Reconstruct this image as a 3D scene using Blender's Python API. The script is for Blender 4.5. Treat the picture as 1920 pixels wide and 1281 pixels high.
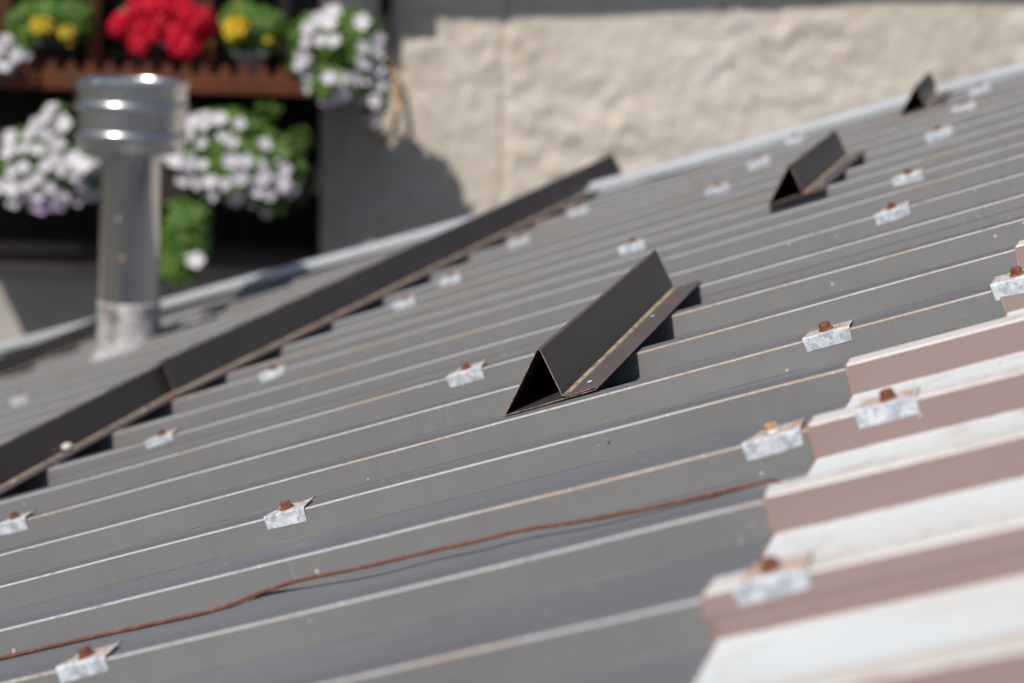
import bpy, bmesh, math, random
from mathutils import Vector, Matrix, noise
R = math.radians
random.seed(7)
scene = bpy.context.scene
col = scene.collection
for o in list(bpy.data.objects):
    bpy.data.objects.remove(o)

# ------------------------------------------------------------------ camera
CAMZ = 5.0                                   # eye height above the yard
MC = ((0.999608, 0.027996, 0.0), (0.006869, -0.245273, 0.96943), (0.02714, -0.96905, -0.245369))
F = 3700.0                                   # focal length in photo pixels (1920 wide)
cam = bpy.data.cameras.new('camera')
cam.sensor_width = 36.0
cam.lens = F / 1920 * 36
cam.clip_start = 0.05
cam.clip_end = 600
cam.dof.use_dof = True
cam.dof.focus_distance = 2.06
cam.dof.aperture_fstop = 3.9
camo = bpy.data.objects.new('camera', cam)
col.objects.link(camo)
camo.matrix_world = Matrix(((MC[0][0], -MC[0][1], -MC[0][2], 0), (MC[1][0], -MC[1][1], -MC[1][2], 0),
                            (MC[2][0], -MC[2][1], -MC[2][2], CAMZ), (0, 0, 0, 1)))
scene.camera = camo

# ------------------------------------------------------------------ light
RAY = Vector((0.452, 0.735, -0.988)).normalized()          # the way sunlight travels
world = bpy.data.worlds.new('World')
scene.world = world
world.use_nodes = True
wn = world.node_tree.nodes
sky = wn.new('ShaderNodeTexSky')
sky.sky_type = 'NISHITA'
sky.sun_disc = False
sky.sun_elevation = math.asin(-RAY.z)
sky.sun_rotation = math.atan2(-RAY.x, -RAY.y)
sky.air_density = 1.0
sky.dust_density = 1.0
wn['Background'].inputs['Strength'].default_value = 0.09
world.node_tree.links.new(sky.outputs[0], wn['Background'].inputs['Color'])
sun = bpy.data.lights.new('sun', 'SUN')
sun.energy = 4.15
sun.angle = R(0.53)
sun.color = (1.0, 0.95, 0.88)
suno = bpy.data.objects.new('sun', sun)
col.objects.link(suno)
suno.rotation_euler = RAY.to_track_quat('-Z', 'Y').to_euler()
suno.location = (-3, -5, 14)
scene.view_settings.view_transform = 'Standard'
scene.view_settings.look = 'None'
scene.view_settings.gamma = 1
scene.view_settings.exposure = 0.0
scene.view_settings.use_curve_mapping = False


# ------------------------------------------------------------------ helpers
def at(px, py, Y):
    """the world point seen at a photo pixel, on the upright plane at distance Y"""
    dx, dy = (px - 960) / F, (py - 640.5) / F
    d = [m[0] * dx + m[1] * dy + m[2] for m in MC]
    t = Y / d[1]
    return Vector((d[0] * t, Y, d[2] * t + CAMZ))


# the roof's own frame: x up the ribs, y across them, z square off the roof
RU = Vector((0.294771, 0.955568, 0.0))
RV = Vector((0.892576, -0.275331, 0.357074))
RW = Vector((-0.341201, 0.105276, 0.934076))
RP = Vector((-0.235738, 1.260871, -0.597575 + CAMZ))
ROOF = Matrix(((RV.x, RU.x, RW.x, RP.x), (RV.y, RU.y, RW.y, RP.y), (RV.z, RU.z, RW.z, RP.z), (0, 0, 0, 1)))


def on_roof(px, py, h=0.0):
    dx, dy = (px - 960) / F, (py - 640.5) / F
    d = Vector([m[0] * dx + m[1] * dy + m[2] for m in MC])
    c = Vector((0, 0, CAMZ))
    t = ((RP + RW * h) - c).dot(RW) / d.dot(RW)
    X = c + d * t - RP
    return X.dot(RV), X.dot(RU)


def link(name, me, mats, parent=None, smooth=False):
    for m in (mats if isinstance(mats, (list, tuple)) else [mats]):
        me.materials.append(m)
    o = bpy.data.objects.new(name, me)
    col.objects.link(o)
    if parent:
        o.parent = parent
    if smooth:
        for p in me.polygons:
            p.use_smooth = True
    return o


def obj(name, bm, mats, parent=None, smooth=False, recalc=True):
    if recalc:
        bmesh.ops.recalc_face_normals(bm, faces=bm.faces)
    me = bpy.data.meshes.new(name)
    bm.to_mesh(me)
    bm.free()
    return link(name, me, mats, parent, smooth)


def tag(o, label=None, cat=None, group=None, kind=None):
    for k, v in (('label', label), ('category', cat), ('group', group), ('kind', kind)):
        if v:
            o[k] = v
    return o


def thing(name, label, cat, mat=None, group=None):
    o = bpy.data.objects.new(name, None)
    col.objects.link(o)
    o.empty_display_size = 0.05
    if mat is not None:
        o.matrix_world = mat
    return tag(o, label, cat, group)


def box(bm, x0, x1, y0, y1, z0, z1, mi=0, bev=0.0):
    vs = [bm.verts.new((x, y, z)) for z in (z0, z1) for y in (y0, y1) for x in (x0, x1)]
    fs = []
    for ix in ((0, 2, 3, 1), (4, 5, 7, 6), (0, 1, 5, 4), (2, 6, 7, 3), (0, 4, 6, 2), (1, 3, 7, 5)):
        f = bm.faces.new([vs[i] for i in ix])
        f.material_index = mi
        fs.append(f)
    if bev:
        es = set(e for f in fs for e in f.edges)
        bmesh.ops.bevel(bm, geom=list(es), offset=bev, segments=2, profile=0.7, affect='EDGES')


def lathe(bm, prof, n=40, cx=0, cy=0, cap0=False, cap1=False):
    rings = []
    for r, z in prof:
        rings.append([bm.verts.new((cx + r * math.cos(2 * math.pi * i / n), cy + r * math.sin(2 * math.pi * i / n), z)) for i in range(n)])
    for a, b in zip(rings, rings[1:]):
        for i in range(n):
            bm.faces.new((a[i], a[(i + 1) % n], b[(i + 1) % n], b[i]))
    if cap0:
        bm.faces.new(rings[0][::-1])
    if cap1:
        bm.faces.new(rings[-1])


def tube(bm, pts, rad, n=8):
    pts = [Vector(p) for p in pts]
    rings = []
    for i, p in enumerate(pts):
        t = (pts[min(i + 1, len(pts) - 1)] - pts[max(i - 1, 0)]).normalized()
        s = t.cross(Vector((0.13, 0.31, 0.94))).normalized()
        q = t.cross(s)
        r = rad(i) if callable(rad) else rad
        rings.append([bm.verts.new(p + (s * math.cos(2 * math.pi * k / n) + q * math.sin(2 * math.pi * k / n)) * r) for k in range(n)])
    for a, b in zip(rings, rings[1:]):
        for k in range(n):
            bm.faces.new((a[k], a[(k + 1) % n], b[(k + 1) % n], b[k]))
    bm.faces.new(rings[0][::-1])
    bm.faces.new(rings[-1])


# ------------------------------------------------------------------ materials
class Mat:
    """small wrapper to write node materials briefly"""

    def __init__(s, name, color=(0.5, 0.5, 0.5), rough=0.5, metal=0.0, spec=0.5):
        s.m = bpy.data.materials.new(name)
        s.m.use_nodes = True
        s.t = s.m.node_tree
        s.b = s.t.nodes['Principled BSDF']
        s.b.inputs['Base Color'].default_value = (*color, 1)
        s.b.inputs['Roughness'].default_value = rough
        s.b.inputs['Metallic'].default_value = metal
        s.b.inputs['Specular IOR Level'].default_value = spec
        tc = s.t.nodes.new('ShaderNodeTexCoord')
        oi = s.t.nodes.new('ShaderNodeObjectInfo')
        ml = s.t.nodes.new('ShaderNodeMath')
        ml.operation = 'MULTIPLY'
        ml.inputs[1].default_value = 37.0
        s.t.links.new(oi.outputs['Random'], ml.inputs[0])
        ad = s.t.nodes.new('ShaderNodeVectorMath')
        s.t.links.new(tc.outputs['Object'], ad.inputs[0])
        s.t.links.new(ml.outputs[0], ad.inputs[1])
        s.co = ad.outputs[0]
        s.raw = tc.outputs['Object']
        s.rnd = oi.outputs['Random']
        s.cur = None

    def link(s, a, b):
        s.t.links.new(a, b)

    def scaled(s, sc):
        n = s.t.nodes.new('ShaderNodeVectorMath')
        n.operation = 'MULTIPLY'
        s.link(s.co, n.inputs[0])
        n.inputs[1].default_value = sc
        return n.outputs[0]

    def noise(s, scale=5, detail=4, rough=0.6, stretch=None):
        n = s.t.nodes.new('ShaderNodeTexNoise')
        n.inputs['Scale'].default_value = scale
        n.inputs['Detail'].default_value = detail
        n.inputs['Roughness'].default_value = rough
        s.link(s.scaled(stretch) if stretch else s.co, n.inputs['Vector'])
        return n.outputs['Fac']

    def voro(s, scale=20, feature='F1', out='Distance', stretch=None, rnd=1.0):
        n = s.t.nodes.new('ShaderNodeTexVoronoi')
        n.feature = feature
        n.inputs['Scale'].default_value = scale
        n.inputs['Randomness'].default_value = rnd
        s.link(s.scaled(stretch) if stretch else s.co, n.inputs['Vector'])
        return n.outputs[out]

    def ramp(s, fac, p0, p1, v0=0.0, v1=1.0):
        n = s.t.nodes.new('ShaderNodeMapRange')
        n.inputs[1].default_value = p0
        n.inputs[2].default_value = p1
        n.inputs[3].default_value = v0
        n.inputs[4].default_value = v1
        s.link(fac, n.inputs[0])
        return n.outputs[0]

    def math(s, op, a, b):
        n = s.t.nodes.new('ShaderNodeMath')
        n.operation = op
        for i, v in enumerate((a, b)):
            if isinstance(v, (int, float)):
                n.inputs[i].default_value = v
            else:
                s.link(v, n.inputs[i])
        return n.outputs[0]

    def mix(s, fac, color):
        """lays a colour over what is there, where fac says so"""
        n = s.t.nodes.new('ShaderNodeMix')
        n.data_type = 'RGBA'
        if isinstance(fac, (int, float)):
            n.inputs[0].default_value = fac
        else:
            s.link(fac, n.inputs[0])
        if s.cur is None:
            n.inputs[6].default_value = s.b.inputs['Base Color'].default_value
        else:
            s.link(s.cur, n.inputs[6])
        n.inputs[7].default_value = (*color, 1)
        s.cur = n.outputs[2]
        s.link(s.cur, s.b.inputs['Base Color'])
        return s

    def rough(s, fac, lo, hi):
        s.link(s.ramp(fac, 0.3, 0.7, lo, hi), s.b.inputs['Roughness'])
        return s

    def bump(s, h, strength=0.3, dist=0.001):
        n = s.t.nodes.new('ShaderNodeBump')
        n.inputs['Strength'].default_value = strength
        n.inputs['Distance'].default_value = dist
        s.link(h, n.inputs['Height'])
        if s.b.inputs['Normal'].links:
            s.link(s.b.inputs['Normal'].links[0].from_socket, n.inputs['Normal'])
        s.link(n.outputs[0], s.b.inputs['Normal'])
        return s

    def subsurf(s, w):
        s.b.inputs['Subsurface Weight'].default_value = w
        s.b.inputs['Subsurface Radius'].default_value = (0.01, 0.01, 0.008)
        return s


def specks(m, scale, size, dens, color, stretch=None):
    """sparse small spots: some cells of a Voronoi field get a dot"""
    n = m.t.nodes.new('ShaderNodeTexVoronoi')
    n.inputs['Scale'].default_value = scale
    m.link(m.scaled(stretch) if stretch else m.co, n.inputs['Vector'])
    sp = m.t.nodes.new('ShaderNodeSeparateColor')
    m.link(n.outputs['Color'], sp.inputs[0])
    a = m.math('LESS_THAN', sp.outputs[0], dens)
    sz = m.math('MULTIPLY', sp.outputs[1], size)
    d = m.math('LESS_THAN', n.outputs['Distance'], sz)
    m.mix(m.math('MULTIPLY', a, d), color)


def paint(name, base, lt, dk, rough=0.42, spec=0.22):
    m = Mat(name, base, rough, 0, spec)
    m.mix(m.ramp(m.noise(3.0, 5, 0.65, (0.6, 2.5, 2.5)), 0.45, 0.7, 0, 0.55), lt)
    m.mix(m.ramp(m.noise(9, 6, 0.7), 0.5, 0.72, 0, 0.35), dk)
    m.mix(m.ramp(m.noise(60, 3, 0.6), 0.55, 0.75, 0, 0.16), dk)
    m.rough(m.noise(7, 4), rough - 0.06, rough + 0.1)
    m.mix(m.ramp(m.noise(11, 5, 0.7, (2.4, 0.5, 0.25)), 0.50, 0.72, 0, 0.45), lt)       # water streaks down the sides
    m.mix(m.ramp(m.noise(1.3, 6, 0.7), 0.50, 0.66, 0, 0.45), dk)
    m.mix(m.ramp(m.noise(260, 4, 0.75), 0.62, 0.72, 0, 0.35), dk)
    m.bump(m.noise(2.2, 2, 0.5, (1, 3, 1)), 0.3, 0.004)
    m.bump(m.noise(28, 3, 0.6), 0.10, 0.001)
    m.bump(m.noise(900, 2), 0.06, 0.0004)
    return m


m_pan = paint('sky_tinted_pan', (0.162, 0.166, 0.178), (0.184, 0.188, 0.199), (0.130, 0.133, 0.141), 0.42, 0.4)  # bluer than the rib sides: the sky's sheen is put into this colour
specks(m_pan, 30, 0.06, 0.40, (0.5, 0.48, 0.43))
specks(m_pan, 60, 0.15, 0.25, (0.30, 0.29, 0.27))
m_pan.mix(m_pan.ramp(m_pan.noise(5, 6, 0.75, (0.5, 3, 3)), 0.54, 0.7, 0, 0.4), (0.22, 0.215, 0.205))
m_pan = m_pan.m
m_roof = paint('grey_roof_paint', (0.157, 0.154, 0.153), (0.180, 0.176, 0.173), (0.124, 0.122, 0.121))
specks(m_roof, 30, 0.06, 0.40, (0.5, 0.48, 0.43), (0.8, 1.4, 1.4))
specks(m_roof, 60, 0.15, 0.22, (0.34, 0.33, 0.31))
specks(m_roof, 44, 0.09, 0.12, (0.06, 0.06, 0.055))
specks(m_roof, 17, 0.045, 0.10, (0.45, 0.33, 0.16))
# hair-fine scratches running down the rib sides
m_roof.mix(m_roof.math('MULTIPLY', m_roof.math('LESS_THAN', m_roof.voro(30, 'DISTANCE_TO_EDGE', 'Distance', (3.2, .6, .35)), 0.006), m_roof.ramp(m_roof.noise(9, 2), 0.60, 0.66, 0, .55)), (0.36, 0.35, 0.33))
m_roof = m_roof.m

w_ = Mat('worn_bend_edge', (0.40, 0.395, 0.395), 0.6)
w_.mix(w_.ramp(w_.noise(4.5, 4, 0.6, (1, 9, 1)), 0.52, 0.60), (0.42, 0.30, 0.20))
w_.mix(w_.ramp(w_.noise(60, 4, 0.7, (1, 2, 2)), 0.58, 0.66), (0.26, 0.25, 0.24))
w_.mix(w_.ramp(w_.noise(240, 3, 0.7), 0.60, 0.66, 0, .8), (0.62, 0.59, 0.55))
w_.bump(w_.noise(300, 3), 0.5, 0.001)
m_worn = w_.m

w_ = Mat('faded_brown_paint', (0.228, 0.164, 0.152), 0.55, 0, 0.3)
w_.mix(w_.ramp(w_.noise(3, 5, 0.6, (0.5, 3, 3)), 0.45, 0.75, 0, 0.6), (0.262, 0.196, 0.183))
w_.mix(w_.ramp(w_.noise(30, 5, 0.7), 0.58, 0.75, 0, 0.35), (0.17, 0.12, 0.11))
specks(w_, 40, 0.12, 0.2, (0.34, 0.28, 0.26))
m_brown = w_.m

w_ = Mat('white_flat_paint', (0.675, 0.705, 0.70), 0.6, 0, 0.3)  # pans of the upper sheets, far whiter than their rib sides
w_.mix(w_.ramp(w_.noise(2.4, 5, 0.6, (0.5, 2.2, 2)), 0.50, 0.68, 0, 0.7), (0.63, 0.585, 0.545))
w_.mix(w_.ramp(w_.noise(14, 5, 0.7), 0.55, 0.70, 0, 0.45), (0.50, 0.42, 0.375))
w_.mix(w_.ramp(w_.noise(50, 5, 0.7), 0.60, 0.72, 0, 0.4), (0.42, 0.36, 0.33))
specks(w_, 30, 0.16, 0.15, (0.36, 0.31, 0.31))
m_whiteflat = w_.m

w_ = Mat('rusty_sheet_end', (0.27, 0.155, 0.115), 0.8)
w_.mix(w_.ramp(w_.noise(90, 4, 0.7), 0.45, 0.62), (0.32, 0.22, 0.185))
w_.mix(w_.ramp(w_.noise(40, 4, 0.7), 0.56, 0.66), (0.14, 0.07, 0.045))
m_rustend = w_.m
w_ = Mat('dusty_cream_crest', (0.60, 0.565, 0.52), 0.7, 0, 0.3)
w_.mix(w_.ramp(w_.noise(5, 5, 0.65, (0.8, 3, 2)), 0.46, 0.62, 0, 0.8), (0.68, 0.66, 0.63))
w_.mix(w_.ramp(w_.noise(16, 5, 0.7, (0.6, 2, 2)), 0.54, 0.68, 0, 0.7), (0.42, 0.32, 0.28))
w_.mix(w_.ramp(w_.noise(70, 4, 0.7), 0.6, 0.7, 0, 0.6), (0.27, 0.19, 0.165))
m_cream = w_.m
w_ = Mat('pink_dust_in_the_fold', (0.42, 0.34, 0.31), 0.8, 0, 0.2)
w_.mix(w_.ramp(w_.noise(20, 5, 0.7), 0.45, 0.62), (0.24, 0.17, 0.15))
m_pinkfoot = w_.m
w_ = Mat('grime_in_the_fold', (0.115, 0.113, 0.112), 0.8, 0, 0.2)
w_.mix(w_.ramp(w_.noise(7, 5, 0.7, (1, 4, 4)), 0.45, 0.6), (0.19, 0.185, 0.18))
w_.mix(w_.ramp(w_.noise(120, 4, 0.8), 0.58, 0.66, 0, .7), (0.06, 0.058, 0.055))
m_foot = w_.m

w_ = Mat('dark_brown_coated_steel', (0.052, 0.044, 0.042), 0.42)
w_.mix(w_.ramp(w_.noise(5, 5, 0.6), 0.45, 0.75, 0, 0.5), (0.068, 0.059, 0.056))
specks(w_, 45, 0.09, 0.08, (0.2, 0.18, 0.17), (1, 1, 0.25))
w_.bump(w_.noise(3, 2), 0.25, 0.004)
w_.mix(w_.math('MULTIPLY', w_.math('LESS_THAN', w_.voro(22, 'DISTANCE_TO_EDGE', 'Distance', (.5, 3.0, .5)), 0.008), w_.ramp(w_.noise(11, 2), 0.56, 0.62, 0, .5)), (0.17, 0.16, 0.15))
m_guard = w_.m
w_ = Mat('paler_brown_flange', (0.125, 0.095, 0.093), 0.5)  # flange and ridge bend, a paler brown than the guard's faces
w_.mix(w_.ramp(w_.noise(12, 5, 0.7), 0.5, 0.75, 0, 0.5), (0.19, 0.15, 0.135))
specks(w_, 60, 0.12, 0.1, (0.5, 0.46, 0.42))
m_flange = w_.m
w_ = Mat('sandy_dirt_in_the_fold', (0.42, 0.32, 0.20), 0.9)
w_.mix(w_.ramp(w_.noise(60, 4, 0.7), 0.48, 0.62), (0.13, 0.10, 0.085))
m_dirt = w_.m
w_ = Mat('raw_cut_edge', (0.30, 0.20, 0.15), 0.7)
w_.mix(w_.ramp(w_.noise(120, 4, 0.7), 0.48, 0.6), (0.12, 0.07, 0.05))
m_cut = w_.m

w_ = Mat('weathered_zinc', (0.60, 0.625, 0.66), 0.5, 0.15)
w_.mix(w_.ramp(w_.noise(110, 4, 0.6), 0.42, 0.58), (0.36, 0.40, 0.45))
w_.mix(w_.ramp(w_.noise(70, 5, 0.7), 0.52, 0.66), (0.74, 0.75, 0.77))
w_.mix(w_.ramp(w_.noise(150, 4, 0.75), 0.54, 0.66, 0, .75), (0.22, 0.25, 0.29))
w_.bump(w_.noise(180, 3), 0.25, 0.001)
m_zinc = w_.m
w_ = Mat('zinc_with_rust_bloom', (0.62, 0.62, 0.63), 0.6, 0.1)
w_.mix(w_.ramp(w_.noise(90, 4, 0.6), 0.44, 0.56), (0.56, 0.38, 0.24))
w_.mix(w_.ramp(w_.noise(130, 4, 0.7), 0.56, 0.66), (0.36, 0.16, 0.07))
m_zincrust = w_.m
w_ = Mat('rusted_steel', (0.15, 0.052, 0.028), 0.85)
w_.mix(w_.ramp(w_.noise(140, 4, 0.7), 0.5, 0.66), (0.28, 0.10, 0.05))
w_.mix(w_.ramp(w_.noise(260, 3, 0.7), 0.56, 0.7), (0.10, 0.035, 0.02))
w_.bump(w_.noise(350, 4, 0.7), 0.7, 0.001)
m_rust = w_.m
m_lightrust = Mat('pale_rust', (0.55, 0.33, 0.16), 0.8)
m_lightrust.mix(m_lightrust.ramp(m_lightrust.noise(200, 3), 0.5, 0.65), (0.34, 0.16, 0.07))
m_lightrust = m_lightrust.m

w_ = Mat('stainless_flue', (0.62, 0.61, 0.61), 0.15, 1.0)
w_.rough(w_.noise(14, 4, 0.6, (1, 1, 0.2)), 0.13, 0.22)
w_.bump(w_.noise(9, 2), 0.05, 0.002)
m_steel = w_.m
w_ = Mat('brushed_cowl_steel', (0.62, 0.61, 0.61), 0.25, 1.0)
w_.rough(w_.noise(14, 4, 0.6, (1, 1, 0.2)), 0.22, 0.32)
m_steelb = w_.m
w_ = Mat('sealant_smeared_collar', (0.34, 0.325, 0.325), 0.6)
w_.mix(w_.ramp(w_.noise(22, 5, 0.7), 0.44, 0.6), (0.56, 0.53, 0.53))
w_.mix(w_.ramp(w_.noise(17, 4, 0.75), 0.52, 0.62), (0.17, 0.13, 0.12))
m_seal = w_.m
w_ = Mat('galvanized_trim', (0.50, 0.525, 0.54), 0.5, 0.2)
w_.mix(w_.ramp(w_.noise(6, 4, 0.6), 0.45, 0.7, 0, .6), (0.62, 0.65, 0.67))
m_trim = w_.m

w_ = Mat('rough_lime_render', (0.66, 0.59, 0.50), 0.95, 0, 0.2)
w_.mix(w_.ramp(w_.noise(2.0, 6, 0.65), 0.42, 0.66, 0, 0.8), (0.685, 0.635, 0.575))
w_.mix(w_.ramp(w_.noise(3.2, 6, 0.7, (1, 1, .8)), 0.50, 0.66, 0, 0.6), (0.54, 0.475, 0.385))
w_.mix(w_.ramp(w_.noise(1.1, 5, 0.6), 0.5, 0.68, 0, 0.6), (0.69, 0.64, 0.605))
w_.mix(w_.ramp(w_.noise(12, 5, 0.6), 0.56, 0.70, 0, 0.5), (0.40, 0.375, 0.325))
w_.mix(w_.ramp(w_.noise(9, 6, 0.7, (1, 1, 1.6)), 0.50, 0.66, 0, 0.55), (0.74, 0.685, 0.615))
w_.mix(w_.ramp(w_.noise(4, 6, 0.75, (1, 1, .6)), 0.53, 0.66, 0, 0.6), (0.50, 0.435, 0.35))
w_.bump(w_.noise(20, 6, 0.7), 0.7, 0.022)
m_stucco = w_.m
w_ = Mat('old_cement_render', (0.40, 0.37, 0.33), 0.95, 0, 0.2)
w_.mix(w_.ramp(w_.noise(3, 6, 0.65), 0.45, 0.7, 0, 0.8), (0.52, 0.48, 0.43))
w_.bump(w_.noise(22, 5, 0.7), 0.6, 0.01)
m_cement = w_.m


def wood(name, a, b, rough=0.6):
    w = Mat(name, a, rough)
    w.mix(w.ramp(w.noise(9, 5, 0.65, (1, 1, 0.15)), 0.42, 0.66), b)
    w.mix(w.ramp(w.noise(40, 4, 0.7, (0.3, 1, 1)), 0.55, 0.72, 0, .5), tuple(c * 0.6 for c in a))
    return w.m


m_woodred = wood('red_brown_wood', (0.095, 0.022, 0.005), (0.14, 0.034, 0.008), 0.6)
m_woodframe = wood('brightened_brown_frame', (0.42, 0.15, 0.07), (0.50, 0.21, 0.11), 0.6)  # frame wood brightened in its colour to show under the shading eave
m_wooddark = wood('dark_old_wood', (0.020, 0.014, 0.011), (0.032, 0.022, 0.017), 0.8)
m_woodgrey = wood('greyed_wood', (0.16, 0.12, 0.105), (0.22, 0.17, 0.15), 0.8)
m_woodpale = wood('pale_pink_wood', (0.34, 0.25, 0.22), (0.42, 0.32, 0.28), 0.8)  # paler sill wood, its colour standing in for light on the beam
m_glass = Mat('dark_window_glass', (0.012, 0.013, 0.016), 0.08).m
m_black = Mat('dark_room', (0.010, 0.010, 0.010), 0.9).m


def leafmat(name, a, b, c):
    w = Mat(name, a, 0.45)
    w.mix(w.ramp(w.noise(9, 3), 0.4, 0.62), b)
    w.mix(w.ramp(w.noise(26, 3), 0.52, 0.68, 0, .8), c)
    w.b.inputs['Transmission Weight'].default_value = 0.0
    tr = w.t.nodes.new('ShaderNodeBsdfTranslucent')
    tr.inputs['Color'].default_value = (b[0] * 1.7, b[1] * 1.7, b[2] * 0.9, 1)
    mx = w.t.nodes.new('ShaderNodeMixShader')
    mx.inputs[0].default_value = 0.3
    w.link(w.b.outputs[0], mx.inputs[1])
    w.link(tr.outputs[0], mx.inputs[2])
    w.link(mx.outputs[0], w.t.nodes['Material Output'].inputs[0])
    return w.m


m_leaf = leafmat('petunia_leaf', (0.06, 0.125, 0.02), (0.11, 0.21, 0.035), (0.04, 0.085, 0.015))
m_leafy = leafmat('bright_foliage', (0.105, 0.215, 0.035), (0.165, 0.30, 0.06), (0.065, 0.14, 0.025))


def petal(name, a, b, sub=0.0):
    w = Mat(name, a, 0.6)
    w.mix(w.ramp(w.rnd, 0.1, 0.9), b)
    tr = w.t.nodes.new('ShaderNodeBsdfTranslucent')
    w.link(w.cur, tr.inputs['Color'])
    mx = w.t.nodes.new('ShaderNodeMixShader')
    mx.inputs[0].default_value = 0.25
    w.link(w.b.outputs[0], mx.inputs[1])
    w.link(tr.outputs[0], mx.inputs[2])
    w.link(mx.outputs[0], w.t.nodes['Material Output'].inputs[0])
    return w.m


m_white = petal('white_petal', (0.76, 0.73, 0.76), (0.58, 0.53, 0.60))
m_mauve = petal('mauve_petal', (0.45, 0.30, 0.50), (0.58, 0.45, 0.62))
m_red = petal('red_petal', (0.80, 0.008, 0.05), (0.72, 0.010, 0.05))
m_yellow = petal('yellow_petal', (0.74, 0.52, 0.02), (0.66, 0.50, 0.05))
m_pot_dark = Mat('dark_plastic_pot', (0.025, 0.033, 0.038), 0.4).m
m_pot_grey = Mat('pale_grey_pot', (0.33, 0.36, 0.40), 0.5).m
m_grass = Mat('grass', (0.13, 0.12, 0.10), 0.9)
m_grass.mix(m_grass.ramp(m_grass.noise(0.6, 6), 0.4, 0.65), (0.10, 0.11, 0.06))
m_grass = m_grass.m
m_hillside = Mat('added_hillside', (0.050, 0.050, 0.044), 0.95)
m_hillside.mix(m_hillside.ramp(m_hillside.noise(0.15, 6), 0.42, 0.6), (0.085, 0.08, 0.07))
m_hillside = m_hillside.m
m_tile = Mat('brown_roof_covering', (0.12, 0.07, 0.05), 0.8).m
m_stone = Mat('pale_stone', (0.62, 0.55, 0.45), 0.8).m

# ------------------------------------------------------------------ ground
bm = bmesh.new()
bmesh.ops.create_grid(bm, x_segments=24, y_segments=24, size=250)
for v in bm.verts:
    if v.co.length > 12:
        v.co.z = 0.25 * noise.noise(v.co * 0.05)
tag(obj('ground', bm, m_grass), kind='structure')

bm = bmesh.new()  # unseen ring of hills, added so the flue's steel reflects something dark
n = 96
prev = None
for i in range(n + 1):
    a = 2 * math.pi * i / n
    c, s_ = math.cos(a), math.sin(a)
    hh = 34 + 16 * noise.noise(Vector((c * 2.2, s_ * 2.2, 3))) + 6 * noise.noise(Vector((c * 9, s_ * 9, 3)))
    ring = [Vector((c * r_, s_ * r_, z)) for r_, z in ((90, -.5), (120, hh * .45), (160, hh * .8), (200, hh), (240, -1))]
    for j, v in enumerate(ring):
        if 0 < j < 4:
            v.z += 3 * noise.noise(v * .05)
    ring = [bm.verts.new(v) for v in ring]
    if prev:
        for j in range(4):
            bm.faces.new((prev[j], ring[j], ring[j + 1], prev[j + 1]))
    prev = ring
tag(obj('added_hills', bm, m_hillside, smooth=True), kind='structure')

# ------------------------------------------------------------------ the metal roof
RIBS = {-6: -1.2, -5: -1.0, -4: -.8, -3: -.6, -2: -.4, -1: -.2}
for k, v in enumerate((0, 1.008, 1.976, 3.006, 3.982, 5.021, 6.041, 6.981, 8.004, 9.06, 9.829, 10.72, 11.63, 12.62, 13.6, 14.47,
                       15.38, 16.12, 16.95, 17.85, 18.75, 19.65, 20.55, 21.45, 22.35, 23.25, 24.15, 25.0)):
    RIBS[k] = v * 0.2
KMAX = max(RIBS)
H = 0.0265                                    # rib height
CREST = 0.029                                 # width of a rib's flat top


def rib_profile(y0, y1, first_half=False, last=True):
    """cross-section from rib y0 to rib y1: list of (y, z, slot of the face that FOLLOWS)
    0 pan, 1 worn bend, 2 front facet, 3 back facet, 4 dirt line at the foot, 5 crest"""
    p = []
    if first_half:
        p += [(y0 - 0.0052, -H * 0.52, 2)]
    else:
        p += [(y0 - 0.0088, -H + 0.0006, 2)]
    p += [(y0 - 0.0009, -0.0016, 1), (y0 + 0.0004, -0.0003, 1), (y0 + 0.0017, 0.0, 5), (y0 + CREST - 0.002, 0.0, 3),
          (y0 + CREST, -0.0012, 3), (y0 + CREST + 0.009, -H + 0.001, 0), (y0 + CREST + 0.0115, -H, 0),
          (y1 - 0.0112, -H, 4), (y1 - 0.0088, -H + 0.0006, 2), (y1 - 0.0009, -0.0016, 1), (y1 + 0.0004, -0.0003, 1),
          (y1 + 0.0017, 0.0, 5)]
    if last:
        p += [(y1 + CREST - 0.004, 0.0, 3)]
    return p


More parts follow.
